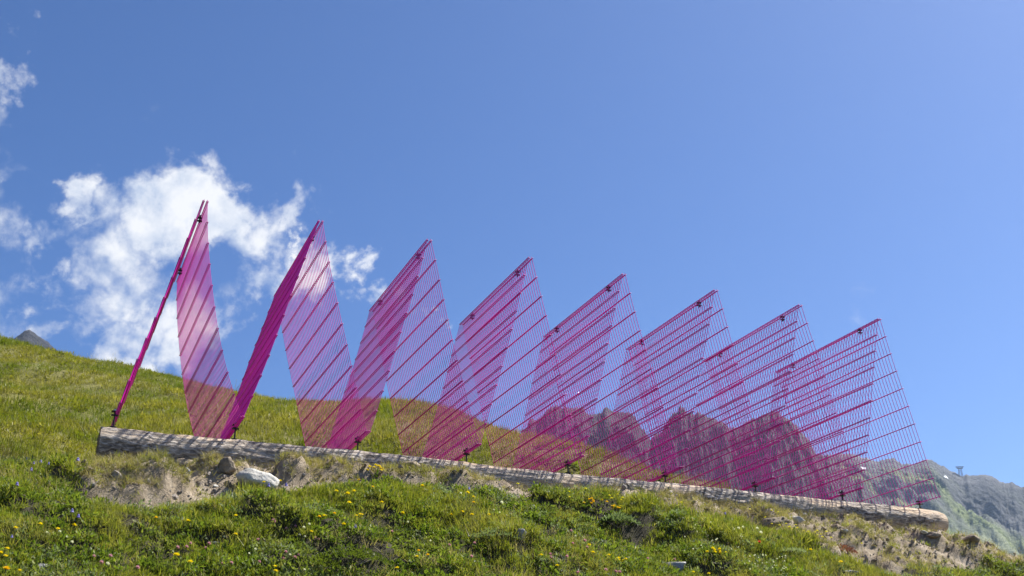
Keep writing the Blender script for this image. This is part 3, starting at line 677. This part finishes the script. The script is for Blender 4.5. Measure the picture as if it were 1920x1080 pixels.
scatter('meadow_grass', 'grass', x[k], y[k], (.42 + .85 * sstep(.32, .66, cl[k] * .6 + cl2[k] * .4)) * rng.uniform(.75, 1.3, k.sum()), .28, 'lush green grass blades covering the bank below the log', 'grass')
k = meadow & (rnd >= .42) & (rnd < .42 + .20 * (.35 + .65 * sstep(.3, .5, cl)))
scatter('short_grass', 'shortgrass', x[k], y[k], rng.uniform(.7, 1.35, k.sum()), .3, 'short yellowish green grass between the taller tufts', 'grass')
k = meadow & (rnd >= .62) & (rnd < .62 + .24 * sstep(.30, .50, fbm(x * 1.9, y * 1.9, 3, 209)) * (.6 + .4 * lowz))
scatter('herb_leaves', 'herb', x[k], y[k], rng.uniform(.6, 1.25, k.sum()), .3, 'dark green broad herb leaves low in the meadow bank', 'herbs')
k = meadow & (rnd >= .86) & (rnd < .86 + .07 * sstep(.52, .62, fbm(x * 1.3, y * 1.3, 3, 211)))
scatter('grey_cushion_leaves', 'greyherb', x[k], y[k], rng.uniform(.7, 1.3, k.sum()), .25, 'pale grey green cushion plants low on the bank', 'herbs')
k = meadow & (rnd >= .93) & (rnd < .93 + .045 * sstep(.42, .6, cl2) * (1 - .6 * lowz))
scatter('straw_grass', 'drygrass', x[k], y[k], rng.uniform(.7, 1.3, k.sum()), .3, 'dry straw coloured blades mixed into the meadow', 'grass')
k = meadow & (rnd >= .985) & (rnd < .985 + .008 * (1 - lowz))
scatter('seed_stalk_grass', 'stalk', x[k], y[k], rng.uniform(.6, 1.15, k.sum()), .15, 'thin pale seed stalks standing above the meadow', 'grass')
# dry tufts on the soil strip, thick on the turf clods
clodw = np.zeros(len(x))
for cx, cy, a, b_, h, e in CLODS:
    clodw = np.maximum(clodw, 1 - sstep(.75, 1.05, np.hypot(((x - cx) * L[0] + (y - cy) * L[1]) / a, ((x - cx) * D[0] + (y - cy) * D[1]) / b_)))
edge = soil_s * (clodw * .75 + .40 * sstep(.44, .58, cl2) + .05) * (1 - .6 * sstep(5.8, 6.6, u))
foot = (u > -.25) & (u < 8.8) & (v > -.85)
k = (soil_s >= .5) & ~foot & (rnd < edge * .36 + .05 * (v > -1.0))
scatter('turf_grass', 'drygrass', x[k], y[k], rng.uniform(.45, .95, k.sum()), .45, 'dry yellowed turf hanging over the soil clods beside the log', 'grass')
k = (soil_s >= .5) & ~inlog & (rnd > .5) & (rnd < .5 + edge * .14)
scatter('turf_moss', 'shortgrass', x[k], y[k], rng.uniform(.5, 1.0, k.sum()), .35, 'short green turf on the soil clods beside the log', 'grass')
x, y, u, v = sample(70000, -.8, 10.4, -3.0, -.7); soil_s = soil_mask(x, y); rnd = rng.random(len(x)); c3 = fbm(x * 3, y * 3, 3, 221)
k = (soil_s > .3) & (v < -.8) & (rnd < .14 + .20 * sstep(.48, .6, c3))
scatter('gravel', 'pebble', x[k], y[k], np.exp(rng.normal(-4.9, .55, k.sum())), 1.0, 'grey pebbles strewn over the bare soil', 'gravel', .002)
k = (soil_s > .3) & (v < -.8) & (rnd > .5) & (rnd < .56 + .16 * sstep(.5, .62, fbm(x * 2, y * 2, 3, 223)))
scatter('soil_crumbs', 'crumb', x[k], y[k], np.exp(rng.normal(-4.7, .6, k.sum())), 1.0, 'brown crumbs of dug soil beside the log', 'soil', .002)
# hillside behind
x, y, u, v = sample(210000, -24, 13, -.35, 30)
inlog = (u > -.25) & (u < 8.8) & (v < -.25)
dist = np.hypot(x, y); keep = rng.random(len(x)) < np.clip(16 / dist, .2, 1) * .62
cr_r = np.interp(np.degrees(np.arctan2(x, y)), [math.degrees(math.atan2(*on_ray_r(a, b_, r)[:2])) for a, b_, r in CREST], [c_[2] for c_ in CREST])
k = keep & ~inlog & (dist < cr_r + 2.5)
hx, hy = x[k], y[k]; hs_ = (.55 + .75 * fbm(hx * .7, hy * .7, 3, 301)) * rng.uniform(.7, 1.25, len(hx))
hb = rng.random(len(hx)) < .2 * sstep(.45, .6, fbm(hx * .5, hy * .5, 3, 303))
scatter('hillside_grass', 'hillgrass', hx[~hb], hy[~hb], hs_[~hb], .25, 'olive green alpine grass over the hillside behind the log', 'grass')
k = rng.random(len(hx)) < .012
scatter('hillside_stalks', 'stalk', hx[k], hy[k], rng.uniform(.9, 1.7, k.sum()), .15, 'thin seed stalks standing out of the hillside grass', 'grass')
scatter('hillside_herbs', 'hillherb', hx[hb], hy[hb], hs_[hb], .25, 'low leafy herbs scattered over the hillside behind the log', 'herbs')

# ---------------------------------------------------------------- rocks and clods
def rock(name, p, size, material, seed, label, cat, rz=0., sink=.5, flat=1.0, group=None, cut=.42):
    R = np.random.default_rng(seed); n1, n2 = 18, 26; V = []
    th, ph = np.meshgrid(np.linspace(0, math.pi, n1), np.linspace(0, 2 * math.pi, n2, endpoint=False), indexing='ij')
    dx, dy, dz = np.sin(th) * np.cos(ph), np.sin(th) * np.sin(ph), np.cos(th)
    r = np.ones_like(dx)
    for _ in range(16):
        nrm = R.normal(size=3); nrm /= np.linalg.norm(nrm); dd = nrm[0] * dx + nrm[1] * dy + nrm[2] * dz; off = R.uniform(cut, .92); r = np.minimum(r, np.where(dd > .05, off / np.maximum(dd, .05), 9))
    s0 = R.uniform(0, 50); r = r * (1 + (fbm(dx * 2.3 + s0, dy * 2.3 + dz * 2.7 + s0, 4, seed) - .5) * .35)
    V = np.stack([dx * r * size[0], dy * r * size[1], dz * r * size[2] * flat], -1).reshape(-1, 3)
    i = np.arange(n1 * n2).reshape(n1, n2); j = np.roll(i, -1, axis=1); Q = np.stack([i[:-1], i[1:], j[1:], j[:-1]], -1).reshape(-1, 4)
    o = np_mesh(name, V, Q, material, smooth=False); o.location = (p[0], p[1], p[2] + size[2] * (1 - 2 * sink)); o.rotation_euler = (R.normal(0, .12), R.normal(0, .12), AZ + rz)
    tag(o, label, cat, group); return o
def rock_at(px, py, *a, **k):
    p = gpt(px, py)
    if p is not None:
        p = p + D * a[1][1] * .3; p[2] = ground_h(np.array([p[0]]), np.array([p[1]]))[0]; return rock(a[0], p, *a[1:], **k)
rock_at(484, 914, 'pale_rock', (.165, .12, .085), 'white_stone', 3, 'large pale white rock half buried in soil in front of the log', 'rock', sink=.4, cut=.68)
rock_at(1258, 1075, 'grey_rock', (.07, .24, .09), 'grey_stone', 4, 'long grey lichen-covered rock slanting out of the lower bank', 'rock', rz=.5, sink=.5)
rock_at(975, 1028, 'grey_rock', (.05, .08, .06), 'grey_stone', 5, 'small pointed grey rock under a grass cushion mid-bank', 'rock', rz=.4)
rock_at(1066, 1022, 'grey_rock', (.055, .045, .035), 'grey_stone', 6, 'small rounded grey rock beside pink clover', 'rock')
rock_at(1128, 1054, 'grey_rock', (.06, .04, .02), 'grey_stone', 7, 'flat thin grey stone among low yellow flowers', 'rock')
rock_at(402, 1032, 'grey_rock', (.07, .045, .025), 'grey_stone', 8, 'flat dark grey stone lying between pink clovers', 'rock')
rock_at(72, 1074, 'grey_rock', (.08, .06, .05), 'grey_stone', 9, 'grey stone in the dark hollow at the lower bank edge', 'rock')
rock_at(1495, 992, 'pale_rock', (.04, .13, .05), 'white_stone', 10, 'pale slanting stone below the dry turf clod', 'rock', rz=.7)
rock_at(1508, 967, 'pale_rock', (.035, .03, .03), 'white_stone', 11, 'small round white stone just below the log', 'rock')
rock_at(1588, 1000, 'pale_rock', (.06, .045, .02), 'white_stone', 12, 'flat pale stone in the middle of the bare soil', 'rock')
rock_at(1735, 1002, 'pale_rock', (.06, .04, .02), 'white_stone', 13, 'flat pale stone under the broken log end', 'rock')
rock_at(1600, 1078, 'pale_rock', (.12, .09, .04), 'grey_stone', 14, 'cracked pale slab at the lower bank under reddish leaves', 'rock')
rock_at(350, 890, 'grey_rock', (.045, .04, .035), 'grey_stone', 15, 'fist-sized grey stone on the dug soil near the white rock', 'rock')
rock_at(404, 915, 'pale_rock', (.06, .035, .02), 'white_stone', 21, 'small flat white stone at the soil edge near the white rock', 'rock')
rock_at(772, 878, 'earth_clod', (.13, .12, .10), 'earth_clod', 16, 'dark round turf clod leaning against the log', 'clod', sink=.25)
rock_at(428, 895, 'earth_clod', (.10, .12, .09), 'earth_clod', 17, 'dark earth clod beside the white rock', 'clod', sink=.25)
rock_at(352, 868, 'earth_clod', (.12, .08, .07), 'earth_clod', 18, 'pale dug earth clod on the heap before the log', 'clod')
rock_at(1825, 1016, 'earth_clod', (.14, .12, .05), 'earth_clod', 19, 'brown turf clod on the shoulder beyond the log end', 'clod')
rock_at(1752, 1012, 'earth_clod', (.12, .10, .045), 'earth_clod', 20, 'brown earth clod just below the broken log end', 'clod')
rock_at(1460, 985, 'earth_clod', (.15, .12, .07), 'earth_clod', 22, 'dark root-tangled clod above the pale slanting stone', 'clod')
for px, py, r_, lab, sd in ((552, 757, 24.6, 'low grey outcrop on the meadow skyline behind the second tent', 31), (738, 768, 22.8, 'dark grey outcrop on the meadow skyline between third and fourth tent', 32)):
    p = on_ray_r(px, py, r_); p[2] = ground_h(np.array([p[0]]), np.array([p[1]]))[0]
    rock('outcrop', p, (.26, .2, .12), 'grey_stone', sd, lab, 'rock', sink=.35)
p = gpt(68, 900); q = MB()
q.tube([np.array([-.16, 0, -.02]), np.array([0, .0, .006]), np.array([.16, .02, .016])], [.016, .02, .015], 9); o = q.build('half_buried_timber', 'weathered', None, True); o.location = tuple(p + UP * .004); o.rotation_euler = (0, 0, AZ)
tag(o, 'short weathered grey timber half buried in grass left of the turf mound', 'timber')

# ---------------------------------------------------------------- flowers, each its own
def flower_meshes():
    out = {}
    def stem_me(h):
        q = MB(); q.tube([(0, 0, 0), (.006, .003, h * .5), (0, 0, h)], [.0016, .0013, .0011], 4, False); o = q.build('stem', 'green_grass', None, True, False); return o.data
    out['stem'] = [stem_me(h) for h in (.09, .13, .17)]
    def disc(rad, n, layers, material, dome):
        q = MB()
        for ly in range(layers):
            for k in range(n):
                leaf(q, (0, 0, .002 * ly), 2 * math.pi * (k + .5 * ly) / n + random.gauss(0, .08), dome + .3 * ly, rad * (1 - .28 * ly) * random.uniform(.85, 1.1), rad * 2.6 / n * 1.6)
        o = q.build('flower_head', material, None, False, False); return o.data
    out['yellow'] = disc(.016, 14, 3, 'yellow_petal', .25); out['lemon'] = disc(.014, 12, 2, 'lemon_petal', .15); out['orange'] = disc(.015, 13, 3, 'orange_petal', .35)
    def ball(rad, material, n=34):
        q = MB(); 
        for k in range(n):
            z = 1 - 1.7 * (k + .5) / n; a = k * 2.39996; leaf(q, (0, 0, rad * .5), a, math.asin(max(-1, min(1, z))), rad, rad * .42)
        o = q.build('flower_head', material, None, False, False); return o.data
    out['pink'] = ball(.011, 'pink_petal'); out['white'] = ball(.009, 'white_petal', 22); out['red'] = ball(.012, 'red_petal', 20)
    def bell(material):
        q = MB(); b0 = 0; n = 8
        for i, (z, r) in enumerate(((0, .002), (-.006, .007), (-.016, .008), (-.024, .012))):
            for k in range(n): w = 2 * math.pi * k / n; q.v.append(np.array([r * math.cos(w) + .008, r * math.sin(w), z + (.004 if i == 3 and k % 2 else 0)]))
        for i in range(3):
            for k in range(n): q.f.append((i * n + k, i * n + (k + 1) % n, (i + 1) * n + (k + 1) % n, (i + 1) * n + k))
        for k in range(5): leaf(q, (.008, 0, -.022), k * 1.2566, .2, .012, .008)
        o = q.build('flower_head', material, None, False, False); return o.data
    out['blue'] = bell('blue_petal')
    return out
FM = flower_meshes()
LAB = {'yellow': ('yellow_hawkbit', 'bright yellow daisy-like flower on a thin stem in the meadow bank', 'yellow hawkbits in the meadow'), 'lemon': ('lemon_hawkweed', 'pale lemon yellow flower on a thin stem near the soil edge', 'lemon hawkweeds by the soil edge'),
       'orange': ('orange_hawkweed', 'orange yellow flower on a thin stem in the meadow bank', 'orange hawkweeds in the meadow'), 'pink': ('pink_clover', 'small round pink clover head low in the bank', 'pink clovers in the bank'),
       'white': ('white_flower', 'small white flower head on a thin stem in the bank', 'white flowers in the bank'), 'blue': ('bellflower', 'small violet blue bellflower among the grass', 'bellflowers in the meadow'), 'red': ('red_flower', 'single small red flower among the green leaves', None)}
STEM_H = (.09, .13, .17)
def flower(kind, px, py, scale=1.0, face=True):
    si = random.choice((0, 1, 1, 2)) if kind in ('yellow', 'lemon', 'orange', 'blue') else random.choice((0, 0, 1)); h = STEM_H[si] * random.uniform(.85, 1.1)
    p = None
    d = ray_dir(px, py); r = np.arange(5.5, 18, .01); kk = 1 / math.hypot(d[0], d[1]); X, Y, Z = d[0] * kk * r, d[1] * kk * r, EYE + d[2] * kk * r
    near = np.nonzero(ground_h(X, Y) + h > Z)[0]                       # the head, not the foot, is on the sight line
    if len(near) == 0: return
    i = near[0]; p = np.array([X[i], Y[i], Z[i] - h])
    name, lab, grp = LAB[kind]; o = share(name, FM['stem'][si]); o.location = tuple(p); o.scale = (1, 1, h / STEM_H[si]); o.rotation_euler = (0, 0, random.uniform(0, 6.28))
    tag(o, lab, 'flower', grp)
    c = share('flower_head', FM[kind], o); c.location = (0, 0, STEM_H[si]); s = scale * random.uniform(.85, 1.15); c.scale = (s, s, s * STEM_H[si] / h)
    if kind in ('yellow', 'lemon', 'orange'): c.rotation_euler = (random.uniform(-.2, .2), random.uniform(-.2, .2), 0)
    return o
FL = {
 'yellow': [(76, 983), (109, 992), (139, 985), (11, 1043), (37, 1070), (14, 1029), (1, 1037), (29, 990), (331, 1041, 1.25), (357, 1054, 1.2), (516, 1062), (517, 1071), (584, 997), (609, 968), (442, 967), (495, 904), (525, 902), (353, 977), (442, 1002), (664, 921, 1.2), (652, 926, 1.3), (655, 943, 1.3), (716, 942), (714, 878),
            (755, 962), (645, 983), (867, 960), (846, 965), (885, 965), (917, 965), (888, 932), (877, 924), (782, 1044), (745, 1065), (631, 921), (792, 911), (1015, 1041), (1045, 1061), (1300, 1073), (1329, 1076), (1577, 1054, 1.3), (1520, 1031), (1105, 1022), (1112, 1036), (1142, 1041)],
 'orange': [(12, 1067, 1.6), (293, 971), (627, 963), (599, 969), (673, 900), (699, 913), (888, 942), (785, 1033), (802, 1041), (1504, 1033)],
 'lemon': [(971, 907), (1068, 932), (1067, 922), (1143, 929), (1147, 934), (1167, 933), (1165, 937), (1164, 949), (1158, 927), (1222, 944), (1227, 946), (1098, 916), (1406, 955), (1447, 957), (1459, 960), (1435, 970), (1447, 982), (1474, 982), (1492, 984), (1495, 990), (1480, 988), (1507, 996), (1515, 997), (1532, 995), (1549, 997), (1539, 1002), (1533, 1003), (1558, 1008), (1528, 998), (1485, 992), (1616, 1019), (1542, 1007), (1462, 985), (1277, 942)],
 'blue': [(137, 953), (148, 964), (142, 971), (23, 1002), (34, 904), (65, 865), (75, 862), (90, 866), (100, 863), (117, 865), (53, 857), (60, 877), (148, 857), (506, 906), (538, 905), (1361, 960), (881, 913), (667, 983)],
 'pink': [(513, 979, 1.3), (554, 988), (537, 993), (333, 1028), (350, 1027), (357, 1020), (386, 1029), (392, 1021), (484, 1014), (591, 1010), (597, 1013), (486, 1055), (417, 1058), (434, 1057), (536, 1036), (559, 1042), (530, 1048), (553, 1047), (843, 1023), (884, 1045), (890, 1020), (735, 998), (1071, 996), (1074, 1020), (1101, 1027), (1097, 1015), (1032, 1040), (1033, 1046), (1063, 1045), (1084, 1075), (1162, 1074), (1155, 1073), (1136, 1070), (1215, 1048), (1265, 1050), (258, 1066), (190, 1056), (207, 1044), (176, 1044), (1338, 1057)],
 'white': [(88, 1000), (112, 998), (125, 1008), (135, 1018, 1.3), (202, 1059, 1.3), (387, 1011), (580, 984), (570, 990), (562, 1004), (572, 1007), (420, 1008), (479, 1031), (467, 1039), (544, 1042), (571, 1069), (689, 1038), (701, 1041), (765, 980), (807, 1015), (864, 926), (941, 944, 1.4), (926, 957), (937, 962), (957, 965), (950, 968), (1079, 1006), (1420, 992, 1.5), (1427, 1000, 1.5), (1385, 992, 1.4), (1393, 990, 1.4), (1333, 981, 1.3)],
 'red': [(1424, 1018, 1.2)]}
for px, n, x0, x1, y0, y1 in ((0, 34, 1282, 1400, 985, 1035), (0, 30, 1395, 1475, 1040, 1072), (0, 14, 1090, 1130, 930, 1000)):
    for _ in range(n if x0 > 1200 else 0): FL['white'].append((random.uniform(x0, x1), random.uniform(y0, y1), .7, 'white stalks above the yellow cluster' if x0 < 1390 else 'white stalks below the silvery mat', 'tiny white head in the patch of pale stalks around the bright yellow cluster' if x0 < 1390 else 'tiny white head in the patch of pale stalks beside the silvery leaf mat'))
MARKS = [('the flat pale stone on bare soil', 1560, 1004), ('the white rock', 482, 895), ('the dark clod against the log', 770, 865), ('the orange yellow bloom clusters', 1130, 945), ('the bright yellow low cluster', 1348, 1033), ('the yellow cluster on the clod', 704, 885), ('the slanting grey rock', 1258, 1060), ('the small pointed rock', 975, 1020),
         ('the small rounded rock', 1066, 1015), ('the flat dark grey stone', 402, 1030), ('the low yellow green shrub', 655, 1060), ('the reddish leafy clump', 1580, 1035), ('the pale slanting stone', 1495, 985), ('the half buried timber', 68, 900), ('the grey stone in the hollow', 72, 1070), ('the silvery leaf mat', 1480, 1038), ('the pale moss cushion', 930, 1012)]
ORDN = 'first second third fourth fifth sixth seventh eighth ninth tenth eleventh twelfth thirteenth fourteenth fifteenth sixteenth seventeenth eighteenth nineteenth twentieth'.split()
NOUN = {'yellow': 'yellow daisy-like flower', 'lemon': 'pale lemon flower', 'orange': 'orange yellow flower', 'pink': 'pink clover head', 'white': 'white flower head', 'blue': 'violet bellflower', 'red': 'red flower'}
def name_flowers(made):                              # say of each flower which landmark it stands nearest to
    by = {}
    for kind, px, py, o in made:
        if o is None or (kind == 'white' and o['group'] != LAB['white'][2]): continue
        mk = min(MARKS, key=lambda m_: math.hypot(m_[1] - px, (m_[2] - py) * 1.6))[0]; by.setdefault((kind, mk), []).append((px, o))
    for (kind, mk), lst in by.items():
        lst.sort(key=lambda t: t[0])
        for i_, (px, o) in enumerate(lst):
            if kind == 'red': o['label'] = 'single small red flower among the green leaves'
            else: o['label'] = ('only %s near %s' % (NOUN[kind], mk)) if len(lst) == 1 else '%s %s from the left near %s' % (ORDN[min(i_, 19)], NOUN[kind], mk)
MADE = []
for kind, pts in FL.items():
    for t in pts:
        MADE.append((kind, t[0], t[1], flower(kind, t[0], t[1], (t[2] if len(t) > 2 else 1.0) * {'yellow': 1.15, 'lemon': 1.0, 'orange': 1.1, 'pink': 1.2, 'white': 1.15, 'blue': .95, 'red': 1.2}[kind])))
        # the two dense patches of white stalks look all alike
        if kind == 'white' and len(t) > 3 and MADE[-1][3] is not None: MADE[-1][3]['group'] = t[3]; MADE[-1][3]['label'] = t[4]
name_flowers(MADE)
def bloom_plant(name, px, py, heads, spread, hgt, kind, label):
    p = gpt(px, py + 12)
    r = empty(name, p); tag(r, label, 'flower'); rr = random.Random(px)
    q = MB(); herb(26, .10, .03, .055)(q, rr); q.build('leaf_rosette', 'herb_leaf', r)
    for k in range(heads):
        u_, v_, h = rr.gauss(0, spread), rr.gauss(0, spread * .35), hgt * rr.uniform(.7, 1.15); tip = L * u_ + D * v_ + UP * h
        q = MB(); q.tube([(0, 0, 0), tip * .5 + UP * .01, tip], [.0018, .0014, .0012], 4, False); s_ = q.build('stem', 'green_grass', r, True)
        c = share('flower_head', FM[kind], s_); c.location = tuple(tip); c.rotation_euler = (rr.uniform(-.5, .3), rr.uniform(-.3, .3), 0); c.scale = (1.05,) * 3
bloom_plant('ragwort', 704, 888, 9, .045, .11, 'yellow', 'dense cluster of yellow flowers on the soil clod before the log')
bloom_plant('arnica', 1122, 955, 9, .06, .13, 'orange', 'cluster of orange yellow blooms over the dark turf overhang')
bloom_plant('arnica', 1152, 962, 6, .025, .12, 'orange', 'smaller orange yellow bloom cluster beside the larger one')
bloom_plant('cinquefoil', 1348, 1040, 11, .035, .09, 'yellow', 'bright yellow cluster low between the white stalks')
bloom_plant('cinquefoil', 1160, 1054, 7, .035, .07, 'yellow', 'low yellow cluster near the slanting grey rock')
bloom_plant('cinquefoil', 672, 978, 4, .02, .10, 'yellow', 'small yellow sprig in dense grass below the dark clod')
def cushion(name, px, py, n, rad, l0, l1, material, label, tall=.5, cat='plant'):
    p = gpt(px, py); rr = random.Random(px + 5); q = MB()
    for _ in range(n):
        a = rr.uniform(0, 6.283); c = rad * rr.random() ** .5; z = tall * rad * (1 - (c / rad) ** 2) * rr.uniform(.5, 1.1); le = rr.uniform(l0, l1)
        leaf(q, (c * math.cos(a), c * math.sin(a), z), a + rr.gauss(0, .9), rr.uniform(-.2, 1.2), le, le * .42)
    r = empty(name, p); tag(r, label, cat); q.build('foliage', material, r)
    q = MB()
    for _ in range(9): a = rr.uniform(0, 6.283); q.tube([(0, 0, -.02), (rad * .6 * math.cos(a), rad * .6 * math.sin(a), tall * rad * .5)], [.005, .002], 4, False)
    q.build('stem', 'weathered', r)
cushion('juniper_shrub', 655, 1062, 1500, .30, .012, .03, 'shrub_leaf', 'low yellow green shrub spreading at the lower bank edge', .45, 'shrub')
cushion('juniper_shrub', 590, 1070, 800, .2, .012, .03, 'shrub_leaf', 'smaller yellow green shrub beside the larger low shrub', .45, 'shrub')
cushion('houseleek', 1582, 1040, 420, .12, .014, .03, 'red_leaf', 'dark reddish leafy clump near the pale slab', .7)
cushion('lady_mantle', 1160, 985, 420, .17, .025, .05, 'grey_leaf', 'pale leafy clump under the orange bloom cluster', .5)
cushion('cushion_plant', 930, 1015, 700, .2, .010, .022, 'grey_leaf', 'pale green moss cushion above the small pointed rock', .5)
cushion('edelweiss_mat', 1480, 1040, 520, .17, .014, .03, 'grey_leaf', 'silvery mat of leaves between the white flower stalks', .3)

# ---------------------------------------------------------------- air
hz = MB(); hz.box((0, 420, 85), (1500, 1800, 190)); hzo = hz.build('haze', None)
m = bpy.data.materials.new('haze_air'); m.use_nodes = True; m.node_tree.nodes.clear(); hm = m.node_tree
pv = hm.nodes.new('ShaderNodeVolumePrincipled'); pv.inputs['Density'].default_value = 1.3e-4; pv.inputs['Color'].default_value = (.52, .70, 1, 1); pv.inputs['Anisotropy'].default_value = .5
om = hm.nodes.new('ShaderNodeOutputMaterial'); hm.links.new(pv.outputs[0], om.inputs['Volume']); hzo.data.materials.append(m)
tag(hzo, 'thin blue haze between the meadow and the far peaks', 'haze', kind='stuff')
